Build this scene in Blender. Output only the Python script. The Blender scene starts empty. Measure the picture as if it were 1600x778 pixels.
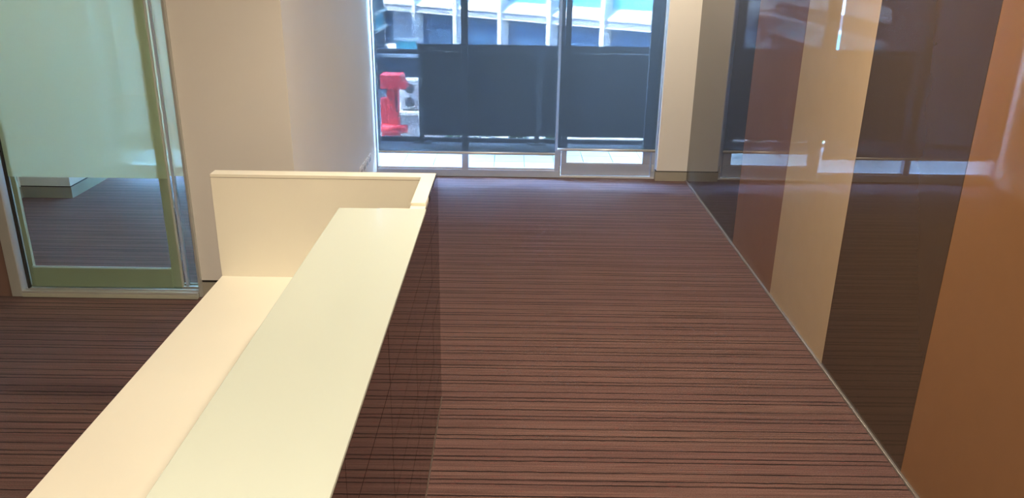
import bpy, bmesh, math, random
from mathutils import Matrix, Vector

random.seed(7)
scene = bpy.context.scene
COL = scene.collection

# ------------------------------------------------------------------ camera
cam_data = bpy.data.cameras.new('camera')
cam = bpy.data.objects.new('camera', cam_data)
COL.objects.link(cam)
cam_data.sensor_fit = 'HORIZONTAL'
cam_data.sensor_width = 36.0
cam_data.lens = 1264.6 / 1600.0 * 36.0
cam_data.clip_start = 0.05
cam_data.clip_end = 400
_R = Vector((0.99989259, 0.00245035, 0.0144502))
_D = Vector((0.01439104, -0.35092739, -0.93629208))
_F = Vector((0.00277673, 0.93639947, -0.35092496))
m3 = Matrix((_R, -_D, -_F)).transposed()
cam.matrix_world = Matrix.Translation((0, 0, 2.2)) @ m3.to_4x4()
scene.camera = cam

# ------------------------------------------------------------------ sky, sun, exposure
world = bpy.data.worlds.new('sky')
scene.world = world
world.use_nodes = True
wn = world.node_tree
wn.nodes.clear()
w_out = wn.nodes.new('ShaderNodeOutputWorld')
w_bg = wn.nodes.new('ShaderNodeBackground')
w_sky = wn.nodes.new('ShaderNodeTexSky')
w_sky.sky_type = 'NISHITA'
w_sky.sun_disc = False
w_sky.sun_elevation = math.radians(52)
w_sky.sun_rotation = math.radians(-107)
w_sky.ozone_density = 5.0
w_sky.air_density = 1.3
w_bg.inputs['Strength'].default_value = 16.0
w_wb = wn.nodes.new('ShaderNodeMix')          # the photo is balanced for the warm lamps, so daylight reads blue
w_wb.data_type = 'RGBA'; w_wb.blend_type = 'MULTIPLY'; w_wb.inputs[0].default_value = 1.0
w_wb.inputs[7].default_value = (0.74, 0.93, 1.18, 1)
wn.links.new(w_sky.outputs[0], w_wb.inputs[6])
wn.links.new(w_wb.outputs[2], w_bg.inputs['Color'])
wn.links.new(w_bg.outputs[0], w_out.inputs['Surface'])

sun_data = bpy.data.lights.new('sun', 'SUN')
sun_data.energy = 125.0
sun_data.angle = math.radians(0.6)
sun_data.color = (0.86, 0.95, 1.0)
sun = bpy.data.objects.new('sun', sun_data)
COL.objects.link(sun)
to_sun = Vector((-0.95, -0.30, 1.35)).normalized()
sun.rotation_euler = to_sun.to_track_quat('Z', 'Y').to_euler()
sun.location = (-20, 20, 30)

scene.cycles.transparent_max_bounces = 32
vs = scene.view_settings
vs.view_transform = 'Standard'
vs.look = 'None'
vs.exposure = 0.0
vs.gamma = 1.0
vs.use_curve_mapping = False

# ------------------------------------------------------------------ materials
def new_mat(name):
    m = bpy.data.materials.new(name)
    m.use_nodes = True
    m.node_tree.nodes.clear()
    return m, m.node_tree.nodes, m.node_tree.links

def principled(name, col, rough=0.5, metal=0.0, var=0.06, nscale=8.0, bump=0.0, bscale=200.0, ior=1.5, coat=0.0, spec=0.5):
    m, n, l = new_mat(name)
    out = n.new('ShaderNodeOutputMaterial')
    b = n.new('ShaderNodeBsdfPrincipled')
    tc = n.new('ShaderNodeTexCoord')
    nz = n.new('ShaderNodeTexNoise')
    nz.inputs['Scale'].default_value = nscale
    nz.inputs['Detail'].default_value = 4
    rp = n.new('ShaderNodeValToRGB')
    c = Vector(col)
    rp.color_ramp.elements[0].position = 0.3
    rp.color_ramp.elements[1].position = 0.7
    rp.color_ramp.elements[0].color = (*(c * (1 - var)), 1)
    rp.color_ramp.elements[1].color = (*(c * (1 + var)), 1)
    l.new(tc.outputs['Object'], nz.inputs['Vector'])
    l.new(nz.outputs['Fac'], rp.inputs['Fac'])
    l.new(rp.outputs['Color'], b.inputs['Base Color'])
    b.inputs['Roughness'].default_value = rough
    b.inputs['Metallic'].default_value = metal
    b.inputs['IOR'].default_value = ior
    b.inputs['Specular IOR Level'].default_value = spec
    b.inputs['Coat Weight'].default_value = coat
    if bump > 0:
        n2 = n.new('ShaderNodeTexNoise')
        n2.inputs['Scale'].default_value = bscale
        bp = n.new('ShaderNodeBump')
        bp.inputs['Strength'].default_value = bump
        bp.inputs['Distance'].default_value = 0.002
        l.new(tc.outputs['Object'], n2.inputs['Vector'])
        l.new(n2.outputs['Fac'], bp.inputs['Height'])
        l.new(bp.outputs['Normal'], b.inputs['Normal'])
    l.new(b.outputs[0], out.inputs['Surface'])
    return m

def schlick(n, l, scale=1.0):
    lw = n.new('ShaderNodeLayerWeight'); lw.inputs['Blend'].default_value = 0.5
    pw = n.new('ShaderNodeMath'); pw.operation = 'POWER'; pw.inputs[1].default_value = 5.0
    ma = n.new('ShaderNodeMath'); ma.operation = 'MULTIPLY_ADD'
    ma.inputs[1].default_value = 0.96 * scale; ma.inputs[2].default_value = 0.04 * scale
    l.new(lw.outputs['Facing'], pw.inputs[0]); l.new(pw.outputs[0], ma.inputs[0])
    return ma.outputs[0]

def clear_glass(name, tint=(0.93, 0.97, 0.97), refl=1.0):
    m, n, l = new_mat(name)
    out = n.new('ShaderNodeOutputMaterial')
    mix = n.new('ShaderNodeMixShader')
    tr = n.new('ShaderNodeBsdfTransparent')
    tr.inputs['Color'].default_value = (*tint, 1)
    gl = n.new('ShaderNodeBsdfGlossy')
    gl.inputs['Roughness'].default_value = 0.01
    l.new(schlick(n, l, refl * 0.6), mix.inputs['Fac'])
    l.new(tr.outputs[0], mix.inputs[1])
    l.new(gl.outputs[0], mix.inputs[2])
    l.new(mix.outputs[0], out.inputs['Surface'])
    return m

def sheer(name, clear, clear_col, scatter_col, translucency, gloss=0.0, streak=0.0):
    """thin sheet: part see-through, part scattering (blind mesh, frosted film, milky glass)"""
    m, n, l = new_mat(name)
    out = n.new('ShaderNodeOutputMaterial')
    tr = n.new('ShaderNodeBsdfTransparent'); tr.inputs['Color'].default_value = (*clear_col, 1)
    tl = n.new('ShaderNodeBsdfTranslucent'); tl.inputs['Color'].default_value = (*scatter_col, 1)
    df = n.new('ShaderNodeBsdfDiffuse'); df.inputs['Color'].default_value = (*scatter_col, 1)
    a = n.new('ShaderNodeMixShader'); a.inputs['Fac'].default_value = translucency
    l.new(df.outputs[0], a.inputs[1]); l.new(tl.outputs[0], a.inputs[2])
    b = n.new('ShaderNodeMixShader'); b.inputs['Fac'].default_value = clear
    l.new(a.outputs[0], b.inputs[1]); l.new(tr.outputs[0], b.inputs[2])
    if streak > 0:
        tc = n.new('ShaderNodeTexCoord'); mp = n.new('ShaderNodeMapping')
        mp.inputs['Scale'].default_value = (260, 1, 12)
        nz = n.new('ShaderNodeTexNoise'); nz.inputs['Scale'].default_value = 1.0
        mr = n.new('ShaderNodeMapRange')
        mr.inputs['To Min'].default_value = clear * (1 - streak); mr.inputs['To Max'].default_value = clear * (1 + streak)
        l.new(tc.outputs['Object'], mp.inputs[0]); l.new(mp.outputs[0], nz.inputs['Vector'])
        l.new(nz.outputs['Fac'], mr.inputs['Value']); l.new(mr.outputs[0], b.inputs['Fac'])
    last = b
    if gloss > 0:
        g = n.new('ShaderNodeBsdfGlossy'); g.inputs['Roughness'].default_value = 0.03
        c = n.new('ShaderNodeMixShader')
        l.new(schlick(n, l, gloss), c.inputs['Fac'])
        l.new(b.outputs[0], c.inputs[1]); l.new(g.outputs[0], c.inputs[2])
        last = c
    l.new(last.outputs[0], out.inputs['Surface'])
    return m

def carpet_material():
    m, n, l = new_mat('striped_carpet')
    out = n.new('ShaderNodeOutputMaterial')
    b = n.new('ShaderNodeBsdfPrincipled')
    b.inputs['Roughness'].default_value = 0.95
    b.inputs['Specular IOR Level'].default_value = 0.25
    b.inputs['Sheen Weight'].default_value = 0.14
    b.inputs['Sheen Roughness'].default_value = 0.4
    geo = n.new('ShaderNodeNewGeometry')
    def stripes(sy, sx, lo, hi, off):
        mp = n.new('ShaderNodeMapping')
        mp.inputs['Scale'].default_value = (sx, sy, 0)
        mp.inputs['Location'].default_value = (off, off * 1.7, 0)
        nz = n.new('ShaderNodeTexNoise'); nz.noise_dimensions = '2D'
        nz.inputs['Scale'].default_value = 1.0; nz.inputs['Detail'].default_value = 1.0
        mr = n.new('ShaderNodeMapRange'); mr.clamp = True
        mr.inputs['From Min'].default_value = lo; mr.inputs['From Max'].default_value = hi
        l.new(geo.outputs['Position'], mp.inputs[0]); l.new(mp.outputs[0], nz.inputs['Vector'])
        l.new(nz.outputs['Fac'], mr.inputs['Value'])
        return mr.outputs[0]
    band = stripes(5.8, 0.25, 0.35, 0.65, 3.0)
    fine = stripes(120.0, 1.2, 0.3, 0.7, 11.0)
    dark2 = stripes(75.0, 2.0, 0.60, 0.68, 23.0)
    red = stripes(150.0, 12.0, 0.72, 0.80, 31.0)
    # repeating woven dark lines: a pair and a single in every 172 mm, slightly wavering
    def math_(op, a, b_=None, c_=None):
        x = n.new('ShaderNodeMath'); x.operation = op
        for k_, v in enumerate((a, b_, c_)):
            if v is None: continue
            if isinstance(v, (int, float)): x.inputs[k_].default_value = v
            else: l.new(v, x.inputs[k_])
        return x.outputs[0]
    sep = n.new('ShaderNodeSeparateXYZ'); l.new(geo.outputs['Position'], sep.inputs[0])
    wob_mp = n.new('ShaderNodeMapping'); wob_mp.inputs['Scale'].default_value = (14, 14, 0)
    wob = n.new('ShaderNodeTexNoise'); wob.inputs['Scale'].default_value = 1.0; wob.inputs['Detail'].default_value = 3
    l.new(geo.outputs['Position'], wob_mp.inputs[0]); l.new(wob_mp.outputs[0], wob.inputs['Vector'])
    yy = math_('ADD', sep.outputs['Y'], math_('MULTIPLY', math_('SUBTRACT', wob.outputs['Fac'], 0.5), 0.009))
    dark = None
    for off in (3.666, 3.634, 3.553):
        d = math_('PINGPONG', math_('SUBTRACT', yy, off), 0.0862)      # distance to the nearest line
        f_ = n.new('ShaderNodeMapRange'); f_.clamp = True; f_.interpolation_type = 'SMOOTHSTEP'
        f_.inputs['From Min'].default_value = 0.0068; f_.inputs['From Max'].default_value = 0.0025
        l.new(d, f_.inputs['Value'])
        dark = f_.outputs[0] if dark is None else math_('MAXIMUM', dark, f_.outputs[0])
    weak = stripes(9.0, 3.0, 0.25, 0.6, 41.0)
    dark = math_('MULTIPLY', dark, math_('ADD', math_('MULTIPLY', weak, 0.30), 0.68))
    def mixc(fac, a, c, blend='MIX'):
        x = n.new('ShaderNodeMix'); x.data_type = 'RGBA'; x.blend_type = blend
        for sock, v in ((x.inputs[0], fac), (x.inputs[6], a), (x.inputs[7], c)):
            if isinstance(v, (tuple, float, int)):
                sock.default_value = v if not isinstance(v, tuple) else (*v, 1)
            else:
                l.new(v, sock)
        return x.outputs[2]
    c = mixc(band, (0.118, 0.059, 0.051), (0.128, 0.067, 0.055))
    c2 = mixc(fine, (0.74, 0.73, 0.73), (1.18, 1.18, 1.18))
    c = mixc(1.0, c, c2, 'MULTIPLY')
    c = mixc(math_('MULTIPLY', dark2, 0.4), c, (0.060, 0.026, 0.022))
    c = mixc(dark, c, (0.012, 0.004, 0.0035))
    c = mixc(math_('MULTIPLY', red, 0.5), c, (0.20, 0.035, 0.03))
    # tuft speckle
    sp = n.new('ShaderNodeTexNoise'); sp.inputs['Scale'].default_value = 210; sp.inputs['Detail'].default_value = 2
    l.new(geo.outputs['Position'], sp.inputs['Vector'])
    mr = n.new('ShaderNodeMapRange'); mr.inputs['From Min'].default_value = 0.3; mr.inputs['From Max'].default_value = 0.7
    mr.inputs['To Min'].default_value = 0.72; mr.inputs['To Max'].default_value = 1.28
    l.new(sp.outputs['Fac'], mr.inputs['Value'])
    cc = n.new('ShaderNodeCombineColor')
    for i in range(3): l.new(mr.outputs[0], cc.inputs[i])
    c = mixc(1.0, c, cc.outputs[0], 'MULTIPLY')
    l.new(c, b.inputs['Base Color'])
    bp = n.new('ShaderNodeBump'); bp.inputs['Strength'].default_value = 0.5; bp.inputs['Distance'].default_value = 0.004
    l.new(sp.outputs['Fac'], bp.inputs['Height']); l.new(bp.outputs[0], b.inputs['Normal'])
    l.new(b.outputs[0], out.inputs['Surface'])
    return m

M = {}
M['carpet'] = carpet_material()
M['paint'] = principled('off_white_paint', (0.74, 0.70, 0.635), 0.55, var=0.015, nscale=2, bump=0.05)
M['ceiling'] = principled('ceiling_white', (0.80, 0.79, 0.76), 0.8, var=0.01)
M['skirting'] = principled('taupe_skirting', (0.34, 0.31, 0.25), 0.5, var=0.03)
M['shadow_gap'] = principled('gap_shade_and_gasket', (0.02, 0.018, 0.016), 0.7)  # near-black puts the shade of gaps and grooves into colour; also the gasket
M['alu'] = principled('daylight_blue_aluminium', (0.48, 0.53, 0.62), 0.40, metal=0.1, var=0.03)  # blue in the frame colour stands in for daylight falling on it
M['alu_bright'] = principled('bright_aluminium', (0.72, 0.72, 0.70), 0.35, metal=0.4, var=0.03)
M['alu_olive'] = principled('olive_grey_aluminium', (0.46, 0.46, 0.37), 0.45, metal=0.1, var=0.03)
M['alu_office'] = principled('door_frame_aluminium', (0.42, 0.42, 0.38), 0.4, metal=0.2, var=0.03)
M['glass'] = clear_glass('window_glass', (0.97, 0.985, 0.985))
M['glass_green'] = clear_glass('green_tinted_glass', (0.86, 0.93, 0.89))
M['film'] = sheer('frosted_film', 0.05, (0.75, 0.9, 0.85), (0.82, 0.83, 0.66), 0.36, gloss=0.8)
M['blind'] = sheer('skylight_veil_mesh', 0.71, (1.0, 1.0, 1.0), (0.29, 0.52, 0.98), 0.0)  # blue scatter colour stands in for skylight veiling the dark mesh
M['blind_back'] = sheer('blind_pale_mesh_backing', 0.85, (1.0, 1.0, 1.0), (0.72, 0.72, 0.70), 0.25)
def tint_layer(name, col):
    m, n, l = new_mat(name)
    out = n.new('ShaderNodeOutputMaterial'); tr = n.new('ShaderNodeBsdfTransparent')
    tr.inputs['Color'].default_value = (*col, 1)
    l.new(tr.outputs[0], out.inputs['Surface'])
    return m
M['blind_tint'] = tint_layer('blind_dark_weave', (0.072, 0.072, 0.072))
M['pg_dark'] = principled('dark_brown_wall_glass', (0.062, 0.040, 0.026), 0.02, var=0.02, spec=0.55)
M['pg_dusk'] = principled('dusky_grey_wall_glass', (0.055, 0.046, 0.040), 0.02, var=0.02, spec=0.55)
M['pg_terra'] = principled('ochre_brown_wall_glass', (0.205, 0.102, 0.045), 0.02, var=0.02, spec=0.55)
M['pg_brown'] = principled('reddish_brown_wall_glass', (0.185, 0.098, 0.064), 0.02, var=0.02, spec=0.55)
M['pg_tan'] = principled('tan_wall_glass', (0.385, 0.275, 0.165), 0.02, var=0.02, spec=0.55)
M['channel'] = principled('base_channel_metal', (0.30, 0.27, 0.24), 0.35, metal=0.6, var=0.03)
M['dark_channel'] = principled('dark_bronze_trim', (0.13, 0.09, 0.07), 0.4, metal=0.4, var=0.03)
M['cream'] = principled('cream_laminate', (0.84, 0.795, 0.67), 0.38, var=0.012, nscale=3)
M['joint'] = principled('brown_joint_line', (0.20, 0.14, 0.09), 0.6)
M['cream_edge'] = principled('cream_edge', (0.86, 0.78, 0.62), 0.4, var=0.01)
M['top_glass'] = sheer('milky_counter_glass', 0.17, (0.9, 0.95, 0.88), (0.83, 0.88, 0.79), 0.22, gloss=1.0)
M['tile_glass'] = principled('dark_brown_glass_tile', (0.026, 0.013, 0.012), 0.025, var=0.03, spec=0.9)
M['dark'] = principled('dark_carcass', (0.02, 0.012, 0.01), 0.5)
M['white_plastic'] = principled('white_plastic', (0.80, 0.80, 0.80), 0.35, var=0.01)
M['grey_plastic'] = principled('grey_plastic', (0.35, 0.35, 0.36), 0.4, var=0.01)
M['lamp_body'] = principled('white_lamp_ring', (0.8, 0.8, 0.78), 0.4)
M['balcony_tile'] = principled('pale_balcony_tile', (0.34, 0.335, 0.32), 0.7, var=0.05, nscale=6, bump=0.2)
M['concrete'] = principled('concrete', (0.42, 0.42, 0.41), 0.85, var=0.08, nscale=3, bump=0.3, bscale=40)
M['kerb_dark'] = principled('dark_kerb', (0.05, 0.052, 0.056), 0.8, var=0.1)
M['pavement'] = principled('pale_pavement', (0.52, 0.52, 0.50), 0.9, var=0.08, nscale=1.5)
M['road'] = principled('asphalt', (0.10, 0.105, 0.115), 0.9, var=0.1, nscale=2)
M['rail_dark'] = principled('charcoal_powder_coat', (0.035, 0.038, 0.045), 0.45, var=0.04)
M['rail_mid'] = principled('mid_grey_bar', (0.30, 0.32, 0.35), 0.5, var=0.03)
M['rail_grey'] = principled('grey_rail', (0.22, 0.24, 0.27), 0.35, metal=0.5, var=0.03)
M['screen'] = principled('charcoal_screen', (0.012, 0.013, 0.016), 0.7, var=0.10, nscale=30)
M['red'] = principled('red_paint', (0.78, 0.03, 0.05), 0.35, var=0.05)
M['ac_white'] = principled('ac_white', (0.62, 0.64, 0.65), 0.45, var=0.03)
M['fan'] = principled('fan_dark', (0.06, 0.065, 0.08), 0.5)
M['fac_white'] = principled('facade_white', (0.78, 0.77, 0.73), 0.7, var=0.04, nscale=3)
M['fac_grey'] = principled('facade_grey', (0.36, 0.37, 0.40), 0.7, var=0.05, nscale=3)
M['fac_glass'] = principled('facade_dark_glass', (0.05, 0.11, 0.20), 0.08, var=0.2, nscale=1.2, spec=0.8)
M['fac_turq'] = principled('facade_turquoise_glass', (0.17, 0.56, 0.62), 0.15, var=0.10, nscale=2)
M['wing_dark'] = principled('dark_cladding', (0.035, 0.05, 0.075), 0.7, var=0.2)
M['turq'] = principled('turquoise_panel', (0.12, 0.55, 0.60), 0.4, var=0.08)
M['leaf'] = principled('hedge_leaf', (0.10, 0.24, 0.045), 0.6, var=0.35, nscale=14)
M['door_handle'] = principled('handle_dark', (0.04, 0.04, 0.045), 0.4, metal=0.3)
M['brown_gloss'] = principled('brown_gloss_panel', (0.20, 0.125, 0.10), 0.05, var=0.02, spec=0.5)

# ------------------------------------------------------------------ mesh helpers
def add_box(bm, x0, x1, y0, y1, z0, z1, bev=0.0):
    r = bmesh.ops.create_cube(bm, size=1.0)
    vs_ = r['verts']
    for v in vs_:
        v.co = Vector(((x0 + x1) / 2 + v.co.x * (x1 - x0), (y0 + y1) / 2 + v.co.y * (y1 - y0), (z0 + z1) / 2 + v.co.z * (z1 - z0)))
    if bev > 0:
        es = list({e for v in vs_ for e in v.link_edges})
        bmesh.ops.bevel(bm, geom=es, offset=bev, segments=2, affect='EDGES', profile=0.5)

def add_cyl(bm, c, r, h, axis='Z', seg=24, r2=None):
    res = bmesh.ops.create_cone(bm, cap_ends=True, segments=seg, radius1=r, radius2=r if r2 is None else r2, depth=h)
    rot = {'Z': Matrix.Identity(3), 'X': Matrix.Rotation(math.pi / 2, 3, 'Y'), 'Y': Matrix.Rotation(-math.pi / 2, 3, 'X')}[axis]
    for v in res['verts']:
        v.co = rot @ v.co + Vector(c)

def add_ring(bm, c, r_out, r_in, h, seg=40, axis='Z'):
    a0 = []
    for k in range(seg):
        t = 2 * math.pi * k / seg
        row = []
        for (r, z) in ((r_in, 0), (r_out, 0), (r_out, h), (r_in, h)):
            p = (r * math.cos(t), r * math.sin(t), z)
            if axis == 'Y': p = (p[0], p[2], p[1])
            row.append(bm.verts.new(Vector(p) + Vector(c)))
        a0.append(row)
    for k in range(seg):
        p, q = a0[k], a0[(k + 1) % seg]
        for i in range(4):
            bm.faces.new((p[i], p[(i + 1) % 4], q[(i + 1) % 4], q[i]))

def add_prism(bm, pts, y0, y1):
    """closed outline in x,z extruded along y"""
    a = [bm.verts.new((p[0], y0, p[1])) for p in pts]
    b = [bm.verts.new((p[0], y1, p[1])) for p in pts]
    n = len(pts)
    bm.faces.new(a); bm.faces.new(list(reversed(b)))
    for i in range(n):
        bm.faces.new((a[i], b[i], b[(i + 1) % n], a[(i + 1) % n]))

def add_prism_z(bm, pts, z0, z1):
    a = [bm.verts.new((p[0], p[1], z0)) for p in pts]
    b = [bm.verts.new((p[0], p[1], z1)) for p in pts]
    n = len(pts)
    bm.faces.new(a); bm.faces.new(list(reversed(b)))
    for i in range(n):
        bm.faces.new((a[i], b[i], b[(i + 1) % n], a[(i + 1) % n]))

def wpos(o):
    v = Vector(o.location)
    while o.parent:
        o = o.parent
        v += Vector(o.location)
    return v

def obj(name, bm, mat, parent=None, smooth=False, origin=None):
    bmesh.ops.recalc_face_normals(bm, faces=bm.faces[:])
    if origin is None:
        xs = [v.co.x for v in bm.verts]; ys = [v.co.y for v in bm.verts]; zs = [v.co.z for v in bm.verts]
        origin = Vector(((min(xs) + max(xs)) / 2, (min(ys) + max(ys)) / 2, min(zs)))
    origin = Vector(origin)
    for v in bm.verts: v.co -= origin
    me = bpy.data.meshes.new(name)
    bm.to_mesh(me); bm.free()
    me.materials.append(mat)
    if smooth:
        for p in me.polygons: p.use_smooth = True
    o = bpy.data.objects.new(name, me)
    COL.objects.link(o)
    if parent is not None:
        o.parent = parent
        o.location = origin - wpos(parent)
    else:
        o.location = origin
    return o

def box(name, dims, mat, parent=None, bev=0.0):
    bm = bmesh.new(); add_box(bm, *dims, bev)
    return obj(name, bm, mat, parent)

def boxes(name, lst, mat, parent=None, bev=0.0):
    bm = bmesh.new()
    for d in lst: add_box(bm, *d, bev)
    return obj(name, bm, mat, parent)

def sheet(name, x0, x1, z0, z1, y, mat, parent=None):
    bm = bmesh.new()
    q = [bm.verts.new(p) for p in ((x0, y, z0), (x1, y, z0), (x1, y, z1), (x0, y, z1))]
    bm.faces.new(q)
    return obj(name, bm, mat, parent)

def empty(name, loc):
    o = bpy.data.objects.new(name, None)
    o.empty_display_size = 0.2
    COL.objects.link(o); o.location = loc
    return o

def tag(o, label, cat, group=None, kind=None):
    o['label'] = label; o['category'] = cat
    if group: o['group'] = group
    if kind: o['kind'] = kind
    return o

def struct(o, label=None):
    o['kind'] = 'structure'
    if label: o['label'] = label
    return o

def copy_tree(o, parent=None):
    c = o.copy(); COL.objects.link(c); c.parent = parent
    for ch in list(o.children): copy_tree(ch, c)
    return c

# ------------------------------------------------------------------ key planes
XR = 1.769          # glass wall on the right
XL = -1.354         # return wall on the left
YP = 4.906          # face of the partition with the glass door
YW = 7.98           # window frames
YC = 7.898          # column face
H = 3.0

# ------------------------------------------------------------------ the room
struct(box('floor', (-6.0, 2.2, -2.6, 8.05, -0.25, 0.0), M['carpet']), 'brown and maroon striped carpet floor')
struct(box('ceiling', (-6.0, 2.2, -2.6, 8.05, H, H + 0.2), M['ceiling']), 'white ceiling above the room')
wr = struct(box('wall_right', (XR + 0.012, XR + 0.25, -2.6, 8.05, 0.0, H), M['dark']), 'glossy right wall of coloured glass panels')
edges = [7.90, 6.046, 5.045, 4.060, 3.058, 2.055, 1.055, 0.055, -0.945, -1.945, -2.58]
cols = ['pg_dusk', 'pg_brown', 'pg_tan', 'pg_dark', 'pg_terra', 'pg_tan', 'pg_dark', 'pg_terra', 'pg_tan', 'pg_dark']
for i, c in enumerate(cols):
    p = box('glass_panel', (XR, XR + 0.012, edges[i + 1] + 0.001, edges[i] - 0.001, 0.014, H - 0.004), M[c], wr, 0.0012)
    p['label'] = {'pg_dusk': 'dusky grey glass panel by the column', 'pg_brown': 'reddish brown glass panel', 'pg_terra': 'ochre brown glass panel', 'pg_tan': 'tan glass panel', 'pg_dark': 'dark brown glass panel'}[c]
struct(box('trim_1', (XR - 0.012, XR + 0.012, -2.58, 7.89, 0.0, 0.013), M['channel'], None, 0.002), 'thin metal channel under the glass panels')

# right column beside the balcony door
wf = struct(box('wall_front', (1.463, XR + 0.25, YC, 8.25, 0.0, H), M['paint']), 'beige column beside the balcony door')
struct(boxes('baseboard_front', [(1.453, XR - 0.001, YC - 0.010, YC - 0.0005, 0.0, 0.092), (1.453, 1.4625, YC - 0.0005, 7.965, 0.0, 0.092)], M['skirting']), 'taupe skirting around the column foot')
struct(boxes('trim_2', [(1.456, XR - 0.001, YC - 0.006, YC - 0.0005, 0.093, 0.101), (1.456, 1.4625, YC - 0.0005, 7.965, 0.093, 0.101)], M['shadow_gap']), 'dark shadow line above the column skirting')

# left partition: face towards the camera and the return to the windows
bm = bmesh.new()
add_box(bm, -2.022, XL, YP, YP + 0.13, 0.112, H)
add_box(bm, -2.022, XL, YP + 0.012, YP + 0.13, 0.0, 0.112)
add_box(bm, XL - 0.13, XL, YP + 0.13, 8.25, 0.0, H)
wl = struct(obj('wall_left', bm, M['paint']), 'beige partition wall with a return to the windows')
struct(box('baseboard_left', (-2.022, XL, YP + 0.001, YP + 0.0115, 0.0, 0.094), M['skirting']), 'taupe skirting under the beige partition')
struct(box('trim_3', (-2.022, XL, YP + 0.006, YP + 0.0118, 0.095, 0.111), M['shadow_gap']), 'dark shadow gap over the partition skirting')
struct(box('wall_sun_block', (-16.0, -6.01, 5.0, 8.05, 0.0, 3.25), M['fac_white']), 'unseen wall block added to stop sun reaching the balcony')  # unseen block added to keep the sun off the balcony floor
# over the glass door and left of it
struct(box('wall_door_head', (-3.26, -2.022, YP, YP + 0.13, 2.5, H), M['paint']), 'beige wall above the frosted door')
wb = struct(box('wall_far_left', (-6.0, -3.262, 4.86, YP + 0.13, 0.0, H), M['brown_gloss']), 'glossy brown wall left of the frosted door')
struct(box('wall_back', (-6.0, 2.2, -2.6, -2.5, 0.0, H), M['paint']), 'off-white wall behind the reception')
struct(box('wall_side', (-6.0, -5.9, -2.5, 4.86, 0.0, H), M['brown_gloss']), 'glossy brown side wall behind the desk')

# the office behind the frosted door
struct(box('wall_office_left', (-4.55, -4.42, YP + 0.13, 8.25, 0.0, H), M['paint']), 'pale wall of the office behind the glass door')
struct(box('wall_office_column', (-4.42, -3.975, 7.03, 8.25, 0.0, H), M['paint']), 'pale column in the office behind the glass door')
struct(boxes('baseboard_office', [(-4.42, -3.965, 7.02, 7.0295, 0.0, 0.10), (-3.9745, -3.965, 7.0295, 7.95, 0.0, 0.10), (-4.4195, -4.41, YP + 0.14, 7.02, 0.0, 0.10)], M['skirting']), 'grey skirting in the office')
struct(boxes('trim_4', [(-4.42, -3.970, 7.024, 7.0295, 0.101, 0.109), (-3.9745, -3.970, 7.0295, 7.95, 0.101, 0.109)], M['shadow_gap']), 'dark line above the office skirting')

# ------------------------------------------------------------------ window wall
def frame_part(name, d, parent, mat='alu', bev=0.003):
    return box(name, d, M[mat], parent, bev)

y0, y1 = 7.95, 8.03
w1 = struct(empty('window_1', (-0.45, YW, 0)), 'two-light floor length window behind the dark blind')
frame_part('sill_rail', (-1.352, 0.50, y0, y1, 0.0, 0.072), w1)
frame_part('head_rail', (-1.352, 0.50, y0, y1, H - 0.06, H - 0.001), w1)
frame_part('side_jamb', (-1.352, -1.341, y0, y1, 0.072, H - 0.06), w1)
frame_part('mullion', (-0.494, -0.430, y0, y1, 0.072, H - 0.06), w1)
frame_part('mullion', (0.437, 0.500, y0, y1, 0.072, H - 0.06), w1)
for xa, xb in ((-1.341, -0.494), (-0.430, 0.437)):
    pn = box('pane', (xa, xb, 7.988, 7.996, 0.072, H - 0.06), M['glass'], w1)
    boxes('glazing_bead', [(xa, xb, 7.965, 7.987, 0.0725, 0.092)], M['alu_bright'], pn)

d1 = struct(empty('door_1', (0.95, YW, 0)), 'glazed balcony door behind the dark blind')
frame_part('threshold', (0.501, 1.452, y0 + 0.002, y1, 0.0, 0.022), d1, 'alu_bright')
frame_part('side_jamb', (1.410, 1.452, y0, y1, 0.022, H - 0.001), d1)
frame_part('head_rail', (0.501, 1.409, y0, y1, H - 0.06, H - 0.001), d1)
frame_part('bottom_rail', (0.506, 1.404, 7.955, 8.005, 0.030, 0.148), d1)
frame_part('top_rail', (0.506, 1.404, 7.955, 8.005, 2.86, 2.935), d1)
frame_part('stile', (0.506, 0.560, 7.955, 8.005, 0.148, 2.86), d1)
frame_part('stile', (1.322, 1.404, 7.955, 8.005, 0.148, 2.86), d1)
box('pane', (0.560, 1.322, 7.976, 7.984, 0.148, 2.86), M['glass'], d1)
boxes('glazing_bead', [(0.560, 1.322, 7.960, 7.975, 0.1485, 0.158)], M['alu_bright'], d1)
bm = bmesh.new()
add_box(bm, 0.516, 0.544, 7.946, 7.955, 0.92, 1.17, 0.003)
hp = obj('handle_plate', bm, M['door_handle'], d1)
bm = bmesh.new()
add_cyl(bm, (0.530, 7.928, 1.10), 0.009, 0.04, 'Y', 16)
add_box(bm, 0.522, 0.650, 7.905, 7.917, 1.092, 1.108, 0.004)
obj('lever', bm, M['alu_bright'], hp)
for z in (0.115,):
    bm = bmesh.new(); add_cyl(bm, (1.428, 7.944, z), 0.010, 0.07, 'Z', 16)
    obj('hinge', bm, M['alu_bright'], d1)
bm = bmesh.new(); add_cyl(bm, (0.492, 7.945, 0.10), 0.008, 0.05, 'Z', 16)
obj('floor_bolt', bm, M['alu_bright'], d1)

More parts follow.
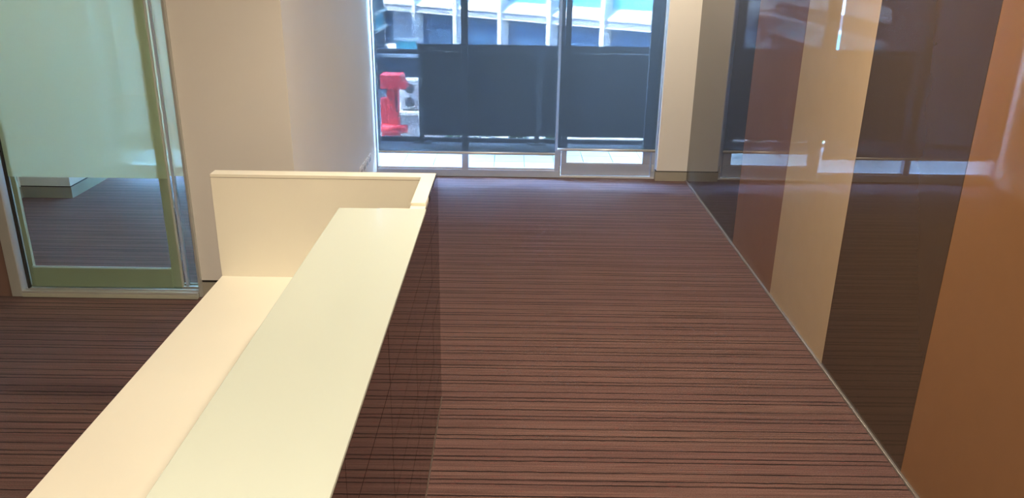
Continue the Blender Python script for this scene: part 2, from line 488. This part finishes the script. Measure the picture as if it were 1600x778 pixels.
# office window
w2 = struct(empty('window_2', (-2.7, YW, 0)), 'office window behind the frosted door')
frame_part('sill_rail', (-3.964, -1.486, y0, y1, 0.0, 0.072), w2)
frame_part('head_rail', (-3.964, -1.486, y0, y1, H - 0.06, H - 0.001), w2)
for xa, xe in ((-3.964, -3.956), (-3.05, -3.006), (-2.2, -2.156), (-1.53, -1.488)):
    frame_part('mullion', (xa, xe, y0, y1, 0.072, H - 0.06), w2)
for xa, xb in ((-3.956, -3.05), (-3.006, -2.2), (-2.156, -1.53)):
    box('pane', (xa, xb, 7.988, 7.996, 0.072, H - 0.06), M['glass'], w2)

# ------------------------------------------------------------------ roller blinds
def roller_blind(xa, xb, zb, y, label):
    r = empty('roller_blind', ((xa + xb) / 2, y, zb))
    sheet('mesh_fabric', xa, xb, zb + 0.010, H - 0.05, y - 0.0015, M['blind'], r)
    sheet('dark_weave', xa, xb, zb + 0.010, H - 0.05, y, M['blind_tint'], r)
    sheet('pale_backing', xa, xb, zb + 0.010, H - 0.05, y + 0.003, M['blind_back'], r)
    bm = bmesh.new(); add_cyl(bm, ((xa + xb) / 2, y, zb), 0.014, xb - xa, 'X', 20)
    obj('bottom_rail', bm, M['alu_bright'], r, True)
    bm = bmesh.new(); add_cyl(bm, ((xa + xb) / 2, y, H - 0.045), 0.035, xb - xa, 'X', 20)
    obj('roller_tube', bm, M['alu_bright'], r, True)
    tag(r, label, 'roller blind', 'dark mesh roller blinds')
    return r

roller_blind(-1.318, 0.437, 0.262, 7.88, 'wide dark mesh roller blind over the two-light window')
roller_blind(0.462, 1.430, 0.310, 7.88, 'narrow dark mesh roller blind over the balcony door')
roller_blind(-3.905, -2.30, 0.262, 7.88, 'dark mesh roller blind in the office behind the frosted door')

# ------------------------------------------------------------------ sliding frosted door
d2 = struct(empty('door_2', (-2.6, 4.88, 0)), 'frosted glass sliding door in an aluminium frame')
box('frame_jamb', (-3.255, -3.185, 4.850, 5.03, 0.0, 2.5), M['alu_office'], d2, 0.003)
box('frame_jamb', (-2.040, -2.0225, 4.880, 5.03, 0.0, 2.5), M['alu_office'], d2, 0.002)
box('sill', (-3.185, -2.040, 4.880, 5.03, 0.0, 0.026), M['shadow_gap'], d2, 0.001)  # base coloured black to draw the shade in the track grooves
box('sill_nosing', (-3.185, -2.040, 4.845, 4.879, 0.0, 0.0255), M['alu_olive'], d2, 0.002)
for ya in (4.848, 4.893, 4.950, 5.008):
    box('track', (-3.185, -2.040, ya, ya + 0.030 if ya < 4.99 else ya + 0.018, 0.026, 0.042), M['alu_office'], d2, 0.002)
box('head', (-3.185, -2.040, 4.86, 5.03, 2.44, 2.5), M['alu_office'], d2, 0.002)
# leaf
lf_x0, lf_x1 = -3.150, -2.155
box('leaf_stile', (lf_x1 - 0.062, lf_x1, 4.918, 4.945, 0.052, 2.42), M['alu_olive'], d2, 0.002)
box('leaf_stile', (lf_x0, lf_x0 + 0.030, 4.918, 4.945, 0.052, 2.42), M['alu_olive'], d2, 0.002)
br = box('leaf_bottom_rail', (lf_x0 + 0.030, lf_x1 - 0.062, 4.905, 4.940, 0.052, 0.185), M['alu_olive'], d2, 0.002)
box('rail_lip', (lf_x0 + 0.030, lf_x1 - 0.062, 4.905, 4.912, 0.190, 0.196), M['alu_bright'], br)
box('leaf_top_rail', (lf_x0 + 0.030, lf_x1 - 0.062, 4.905, 4.940, 2.30, 2.42), M['alu_olive'], d2, 0.002)
pn = box('leaf_pane', (lf_x0, lf_x1, 4.894, 4.902, 0.050, 2.42), M['glass_green'], d2)
sheet('frosted_film', lf_x0, lf_x1, 0.800, 2.42, 4.903, M['film'], pn)
box('gasket', (-3.166, -3.156, 4.890, 4.915, 0.043, 2.43), M['shadow_gap'], d2)
# fixed light behind the leaf, seen between leaf and jamb
fp = box('fixed_pane', (-2.19, -2.041, 4.966, 4.974, 0.043, 2.44), M['glass_green'], d2)
sheet('frosted_film', -2.19, -2.041, 0.800, 2.44, 4.9645, M['film'], fp)
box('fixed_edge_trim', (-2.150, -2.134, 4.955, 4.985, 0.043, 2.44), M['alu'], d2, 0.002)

# ------------------------------------------------------------------ reception desk
XD = -0.341
desk = tag(empty('reception_desk', (-0.86, 1.9, 0)), 'cream reception desk with milky glass counter and dark glass front', 'desk')
Y_END, Y_NEAR = 3.585, -0.30
box('work_surface', (-1.378, -0.412, Y_NEAR + 0.04, Y_END, 0.669, 0.697), M['cream'], desk, 0.0015)
ep = box('end_panel', (-1.378, XD - 0.008, Y_END, 3.655, 0.0, 1.202), M['cream'], desk, 0.0015)
box('end_panel', (-1.378, XD - 0.008, Y_NEAR, Y_NEAR + 0.04, 0.0, 0.697), M['cream'], desk, 0.0015)
box('edge_joint', (-1.3782, -0.412, Y_END - 0.0006, Y_END - 0.00005, 1.1855, 1.1875), M['joint'], ep)
# front carcass (upstand), lowered where the glass is let in
boxes('upstand', [(-0.411, XD - 0.0085, 3.189, Y_END - 0.0005, 0.02, 1.202), (-0.411, XD - 0.0085, Y_NEAR + 0.041, 3.188, 0.02, 1.190)], M['cream'], desk, 0.001)
box('upstand_edge', (-0.4105, XD - 0.009, 3.184, 3.1885, 1.1905, 1.2025), M['cream_edge'], desk)
box('shelf_support', (-0.520, -0.4115, Y_NEAR + 0.041, 3.085, 1.120, 1.190), M['cream'], desk, 0.001)
gt = box('glass_counter', (-0.690, XD + 0.002, Y_NEAR, 3.108, 1.1905, 1.202), M['top_glass'], desk, 0.0015)
box('glass_edge', (-0.526, XD - 0.002, 3.1085, 3.113, 1.1907, 1.2015), M['cream_edge'], gt)
box('plinth', (-0.411, XD - 0.012, Y_NEAR, 3.654, 0.0, 0.0195), M['dark'], desk)
box('base_trim', (XD - 0.006, XD + 0.003, Y_NEAR, 3.655, 0.0, 0.008), M['dark_channel'], desk, 0.001)
# dark glass tiles on the front
ys = [3.655, 3.30, 2.68, 2.06, 1.44, 0.82, 0.20, Y_NEAR]
zs = [0.012, 0.2, 0.4, 0.6, 0.8, 1.0, 1.185]
for i in range(len(ys) - 1):
    for j in range(len(zs) - 1):
        ztop = zs[j + 1]
        if j == len(zs) - 2 and ys[i + 1] >= 3.2: ztop = 1.2
        bm = bmesh.new()
        add_box(bm, XD - 0.008, XD + random.uniform(-0.0003, 0.0003), ys[i + 1] + 0.002, ys[i] - 0.002, zs[j] + 0.0015, ztop - 0.0015, 0.0)
        obj('glass_tile', bm, M['tile_glass'], desk)

# ------------------------------------------------------------------ power outlets on the return wall
def outlet(yc):
    r = empty('power_outlet', (XL, yc, 0.245))
    box('cover_plate', (XL, XL + 0.009, yc - 0.058, yc + 0.058, 0.245, 0.320), M['white_plastic'], r, 0.003)
    for s in (-1, 1):
        box('socket', (XL + 0.009, XL + 0.012, yc + s * 0.028 - 0.018, yc + s * 0.028 + 0.018, 0.252, 0.287), M['grey_plastic'], r, 0.001)
        box('rocker_switch', (XL + 0.009, XL + 0.016, yc + s * 0.028 - 0.008, yc + s * 0.028 + 0.008, 0.294, 0.314), M['white_plastic'], r, 0.001)
    return r
for yc, lab in ((7.07, 'white power outlet on left wall nearest the desk panel'), (7.22, 'second white power outlet from the desk panel on left wall'),
                (7.37, 'third white power outlet from the desk panel on left wall'), (7.52, 'white power outlet on left wall nearest the window')):
    tag(outlet(yc), lab, 'power outlet', 'power outlets on the left wall')

# ------------------------------------------------------------------ recessed ceiling lamps
def downlight(x, y, power, label):
    r = empty('ceiling_downlight', (x, y, H))
    bm = bmesh.new(); add_ring(bm, (x, y, H - 0.012), 0.125, 0.100, 0.012)
    obj('trim_ring', bm, M['lamp_body'], r)
    ld = bpy.data.lights.new('lamp', 'AREA'); ld.shape = 'DISK'; ld.size = 0.19
    ld.energy = power * 5.8; ld.color = (1.0, 0.86, 0.67)
    lo = bpy.data.objects.new('lamp', ld); COL.objects.link(lo); lo.parent = r
    lo.location = (0, 0, -0.006)
    tag(r, label, 'ceiling light', 'recessed ceiling downlights')
for x, y, pw, lab in ((0.55, 3.5, 14.5, 'recessed downlight over the corridor beside the desk'), (0.2, -1.2, 44, 'unseen fill downlight set back behind the camera'),  # second lamp is unseen fill, set back to light upright faces frontally
                      (1.25, 6.9, 8.0, 'unseen fill downlight set to brighten the column by the windows'), (-0.9, 2.9, 1.0, 'recessed downlight above the desk counter'),  # first lamp here is unseen fill, placed to brighten the column
                      (-0.9, 0.4, 1.0, 'recessed downlight behind the desk near the back wall'),
                      (-3.0, 5.9, 4.0, 'unseen fill downlight added in the office behind the frosted door')):  # unseen lamp added to warm and lift the bluish office
    downlight(x, y, pw, lab)

# ------------------------------------------------------------------ balcony
bal = struct(box('floor_balcony', (-16.0, 3.0, 8.05, 9.62, -0.22, -0.032), M['kerb_dark']), 'balcony slab outside the windows')
tw = 0.327
tile_bm = bmesh.new(); add_box(tile_bm, -tw / 2 + 0.003, tw / 2 - 0.003, -tw / 2 + 0.003, tw / 2 - 0.003, 0, 0.012, 0.001)
t0 = obj('tile', tile_bm, M['balcony_tile'], bal, origin=(0, 0, 0))
first = True
for ix in range(-13, 6):
    for iy in range(5):
        t = t0 if first else t0.copy()
        if not first:
            COL.objects.link(t); t.parent = bal
        first = False
        t.location = Vector((0.144 + tw * (ix + 0.5), 8.06 + 0.30 * (iy + 0.5), -0.032)) - wpos(bal)
        t.scale = (1, 0.30 / tw, 1)
struct(box('ceiling_balcony', (-16.0, 3.0, 8.05, 10.55, 3.0, 3.25), M['fac_white']), 'slab above the balcony')
struct(box('wall_balcony_end', (2.6, 2.8, 8.05, 9.62, -0.02, 3.0), M['fac_white']), 'wall at the end of the balcony')

struct(box('kerb', (-16.0, 3.0, 9.57, 9.62, -0.031, 0.022), M['kerb_dark']), 'dark kerb along the balcony edge')
# balustrade: rail, posts, clear panels
bs = tag(empty('balcony_balustrade', (-0.3, 9.5, -0.02)), 'dark metal balcony balustrade with posts and clear glass panels', 'balustrade')
posts = [-3.78, -2.42, -1.06, 0.30, 1.66]
bm = bmesh.new(); add_cyl(bm, (-0.9, 9.5, 1.045), 0.030, 5.9, 'X', 20)
obj('top_rail', bm, M['rail_grey'], bs, True)
for px in posts:
    box('post', (px - 0.028, px + 0.028, 9.475, 9.525, -0.018, 1.025), M['rail_dark'], bs, 0.003)
    bp_ = box('base_plate', (px - 0.11, px + 0.11, 9.44, 9.56, -0.0195, -0.006), M['rail_dark'], bs, 0.003)
    for s in (-1, 1):
        bm = bmesh.new(); add_cyl(bm, (px + s * 0.085, 9.46, 0.004), 0.013, 0.022, 'Z', 8)
        obj('bolt', bm, M['rail_dark'], bp_)
for a, b_ in zip(posts[:-1], posts[1:]):
    box('glass_infill', (a + 0.03, b_ - 0.03, 9.496, 9.504, 0.055 if b_ < -1 else 0.106, 1.0), M['glass'], bs)
    box('bottom_rail', (a + 0.03, b_ - 0.03, 9.488, 9.512, 0.040 if b_ < -1 else 0.092, 0.0545 if b_ < -1 else 0.1055), M['rail_grey'], bs, 0.002)

# dark privacy screens fixed on the room side of the balustrade
for xa, xb, lab in ((-1.085, 0.300, 'charcoal privacy screen on balustrade behind the window mullion'), (0.304, 1.68, 'charcoal privacy screen on balustrade behind the balcony door')):
    r = empty('privacy_screen', ((xa + xb) / 2, 9.455, 0.08))
    box('screen_sheet', (xa + 0.045, xb - 0.012, 9.446, 9.452, 0.085, 1.085), M['screen'], r)
    box('top_bar', (xa, xb, 9.440, 9.458, 1.085, 1.140), M['rail_dark'], r, 0.003)
    box('side_bar', (xa, xa + 0.045, 9.440, 9.458, 0.085, 1.085), M['rail_mid'], r, 0.003)
    box('side_bar', (xb - 0.012, xb, 9.440, 9.458, 0.085, 1.085), M['rail_mid'], r, 0.003)
    box('skylit_line_strip', (xa + 0.045, xb - 0.012, 9.415, 9.4395, 1.050, 1.066), M['alu_bright'], r, 0.002)  # bright strip draws the sky-lit line along the rail top
    tag(r, lab, 'screen', 'privacy screens on the balustrade')

# ------------------------------------------------------------------ street outside
ZG = -1.3
struct(box('ground', (-60, 60, 9.63, 80, ZG - 0.3, ZG), M['pavement']), 'pale paved ground below the balcony')

def shrub(x, y, w, d, h, label):
    """low hedge plant made of many leaf blades round a core"""
    rnd = random.Random(int(x * 1000))
    bm = bmesh.new()
    for k in range(420):
        u, v, t = rnd.uniform(-1, 1), rnd.uniform(-1, 1), rnd.uniform(0.0, 1.0) ** 0.5
        c = Vector((x + u * w / 2, y + v * d / 2, ZG + h * t * (1 - 0.12 * (u * u + v * v))))
        ax = Vector((rnd.uniform(-1, 1), rnd.uniform(-1, 1), rnd.uniform(-0.2, 1))).normalized()
        sd = ax.cross(Vector((rnd.uniform(-1, 1), rnd.uniform(-1, 1), rnd.uniform(-1, 1)))).normalized()
        L, W = rnd.uniform(0.05, 0.10), rnd.uniform(0.018, 0.03)
        a_ = bm.verts.new(c - ax * L * 0.5); b2 = bm.verts.new(c + sd * W); c2 = bm.verts.new(c + ax * L * 0.5); d2_ = bm.verts.new(c - sd * W)
        bm.faces.new((a_, b2, c2, d2_))
    r = empty('hedge_shrub', (x, y, ZG))
    f_ = obj('foliage', bm, M['leaf'], r)
    bm = bmesh.new()
    for k in range(5):
        add_cyl(bm, (x + rnd.uniform(-.1, .1), y + rnd.uniform(-.05, .05), ZG + h * 0.4), 0.012, h * 0.8, 'Z', 6, 0.006)
    obj('stem', bm, M['dark'], r)
    tag(r, label, 'shrub', 'shrubs beyond the balcony')
for x, w, lab in ((-0.72, 0.24, 'green shrub beyond the balcony left of the window mullion'), (-0.32, 0.32, 'bright green shrub beyond the balcony right of the window mullion'),
                  (0.08, 0.22, 'small green shrub beyond the screen in the right window light'), (0.48, 0.16, 'thin green shrub beyond the balustrade post')):
    shrub(x, 9.95, w, 0.35, 1.42, lab)

# red street pillar
r = empty('red_pillar', (-1.83, 12.5, ZG))
bm = bmesh.new(); add_prism(bm, [(-1.995, 0.34), (-1.995, 0.14), (-1.60, 0.14), (-1.68, 0.34)], 12.33, 12.67)
obj('hood', bm, M['red'], r)
box('column', (-1.915, -1.745, 12.40, 12.60, ZG, 0.14), M['red'], r, 0.02)
box('side_box', (-2.02, -1.915, 12.42, 12.58, -0.62, -0.02), M['red'], r, 0.02)
bm = bmesh.new(); add_cyl(bm, (-1.815, 12.40, -0.485), 0.065, 0.40, 'X', 20)
obj('padded_arm', bm, M['red'], r, True)
box('foot', (-2.01, -1.74, 12.36, 12.64, ZG, ZG + 0.12), M['red'], r, 0.01)
box('face_slot', (-1.78, -1.755, 12.394, 12.40, -0.22, 0.02), M['fan'], r)
tag(r, 'bright red street pillar with slanted hood beyond the balcony', 'pillar')

# air conditioner on a plinth
pl = tag(empty('concrete_plinth', (-1.45, 13.9, ZG)), 'pale concrete plinth under the air conditioning unit', 'plinth')
box('block', (-2.0, -0.7, 13.55, 14.3, ZG, -0.50), M['fac_grey'], pl)
box('cap', (-2.04, -0.66, 13.50, 14.34, -0.4995, -0.44), M['fac_white'], pl, 0.01)
r = empty('air_conditioner', (-1.6, 13.8, -0.44))
box('casing', (-1.88, -1.30, 13.64, 13.98, -0.42, 0.07), M['ac_white'], r, 0.015)
for z in (-0.295, -0.065):
    bm = bmesh.new(); add_ring(bm, (-1.715, 13.622, z), 0.10, 0.085, 0.018, 32, 'Y')
    g = obj('fan_guard', bm, M['ac_white'], r)
    bm = bmesh.new(); add_cyl(bm, (-1.715, 13.632, z), 0.084, 0.014, 'Y', 24)
    obj('fan_well', bm, M['fan'], g)
for x in (-1.82, -1.36):
    box('foot', (x - 0.03, x + 0.03, 13.66, 13.96, -0.4395, -0.4205), M['rail_dark'], r)
for k in range(7):
    box('louvre', (-1.58, -1.34, 13.630, 13.639, -0.34 + k * 0.05, -0.318 + k * 0.05), M['fac_grey'], r)
tag(r, 'white air conditioning unit with two fans on the plinth', 'air conditioner')

# the building across the street: facade axis e, outward normal nn
E_ = Vector((0.777, -0.629, 0)); N_ = Vector((-0.629, -0.777, 0)); O_ = Vector((-0.355, 20.52, 0))
bld = empty('office_building', (O_.x, O_.y, ZG))
def fbox(name, s0, s1, d0, d1, z0, z1, mat, parent):
    bm = bmesh.new()
    pts = [O_ + E_ * s + N_ * d for s, d in ((s0, d0), (s1, d0), (s1, d1), (s0, d1))]
    add_prism_z(bm, [(p.x, p.y) for p in pts], z0, z1)
    return obj(name, bm, mat, parent)
def fprism(name, s0, s1, prof, mat, parent):
    """profile of (distance out, height) points swept along the facade"""
    bm = bmesh.new()
    rows = [[bm.verts.new((*(O_ + E_ * s + N_ * d).xy, z)) for d, z in prof] for s in (s0, s1)]
    k_ = len(prof)
    bm.faces.new(rows[0]); bm.faces.new(list(reversed(rows[1])))
    for q in range(k_):
        bm.faces.new((rows[0][q], rows[1][q], rows[1][(q + 1) % k_], rows[0][(q + 1) % k_]))
    return obj(name, bm, mat, parent)
SP = 1.49
fbox('wall', -4 * SP, 12, -1.2, -0.32, ZG, 9.0, M['fac_grey'], bld)
for k in range(-4, 5):
    s = k * SP
    fbox('column', s, s + 0.12, -0.32, 0.05, ZG, 9.0, M['fac_white'], bld)
    a, b_ = s + 0.12, s + SP
    fprism('ledge', a, b_, [(-0.30, 0.66), (0.0, 0.66), (0.0, 0.70), (-0.27, 0.92), (-0.30, 0.92)], M['fac_white'], bld)
    fbox('fascia', a, b_, -0.30, -0.03, 0.53, 0.66, M['fac_grey'], bld)
    fbox('sill_strip', a, b_, -0.30, 0.0, 0.50, 0.53, M['fac_white'], bld)
    fprism('sill', a, b_, [(-0.30, -0.62), (0.04, -0.62), (0.04, -0.54), (-0.26, -0.40), (-0.30, -0.40)], M['fac_white'], bld)
    fbox('spandrel', a, b_, -0.30, -0.02, ZG, -0.62, M['fac_grey'], bld)
    fbox('window', a, b_, -0.30, -0.25, -0.40, 0.50, M['fac_glass'], bld)
    fbox('window', a, b_, -0.30, -0.26, 0.92, 2.5, M['fac_turq'], bld)
    fbox('fascia', a, b_, -0.30, -0.03, 2.5, 3.3, M['fac_grey'], bld)
    fbox('window', a, b_, -0.30, -0.26, 3.3, 5.4, M['fac_turq'], bld)
fbox('parapet', -4 * SP, 12, -1.2, 0.3, 9.0, 9.6, M['fac_white'], bld)
tag(bld, 'office building with white columns and ledges across the street', 'building')

# low wing on the left with glazed bands
wing = empty('building_wing', (-4.2, 20.5, ZG))
bm = bmesh.new(); add_box(bm, -6.5, -3.45, 15.5, 22.4, ZG, 1.4)
obj('wall', bm, M['wing_dark'], wing)
for z0_, z1_, m_, ov in ((0.95, 1.25, 'fac_white', 0.15), (0.55, 0.62, 'fac_white', 0.10), (0.14, 0.20, 'fac_white', 0.12), (-0.45, -0.38, 'fac_grey', 0.08)):
    box('band', (-3.449, -3.45 + ov, 15.5, 22.4, z0_, z1_), M[m_], wing)
for k in range(5):
    ya = 15.6 + k * 1.32
    box('pane', (-3.449, -3.42, ya, ya + 1.20, 0.20, 0.55), M['fac_turq'], wing)
tag(wing, 'low dark wing with pale bands left of the office building', 'building')

# turquoise box and capped block standing in for a facade window and ledge
r = empty('facade_ledge_block', (-2.7, 20.95, ZG))
box('dark_base', (-3.25, -2.20, 20.75, 21.15, ZG, -0.47), M['wing_dark'], r)
box('cap', (-3.30, -2.16, 20.68, 21.22, -0.4695, -0.39), M['fac_white'], r, 0.01)
tag(r, 'capped dark block standing in for a facade ledge seen under the balcony rail', 'wall')
r = empty('facade_window_box', (-2.67, 20.9, -0.389))
box('body', (-2.92, -2.44, 20.76, 21.10, -0.389, -0.07), M['turq'], r, 0.01)
for k in range(6):
    box('rib', (-2.90 + k * 0.08, -2.885 + k * 0.08, 20.745, 20.7595, -0.37, -0.10), M['turq'], r)
box('rim', (-2.96, -2.40, 20.72, 21.14, -0.0695, -0.02), M['fac_white'], r, 0.01)
tag(r, 'turquoise ribbed box standing in for a facade window above the balcony rail', 'planter')
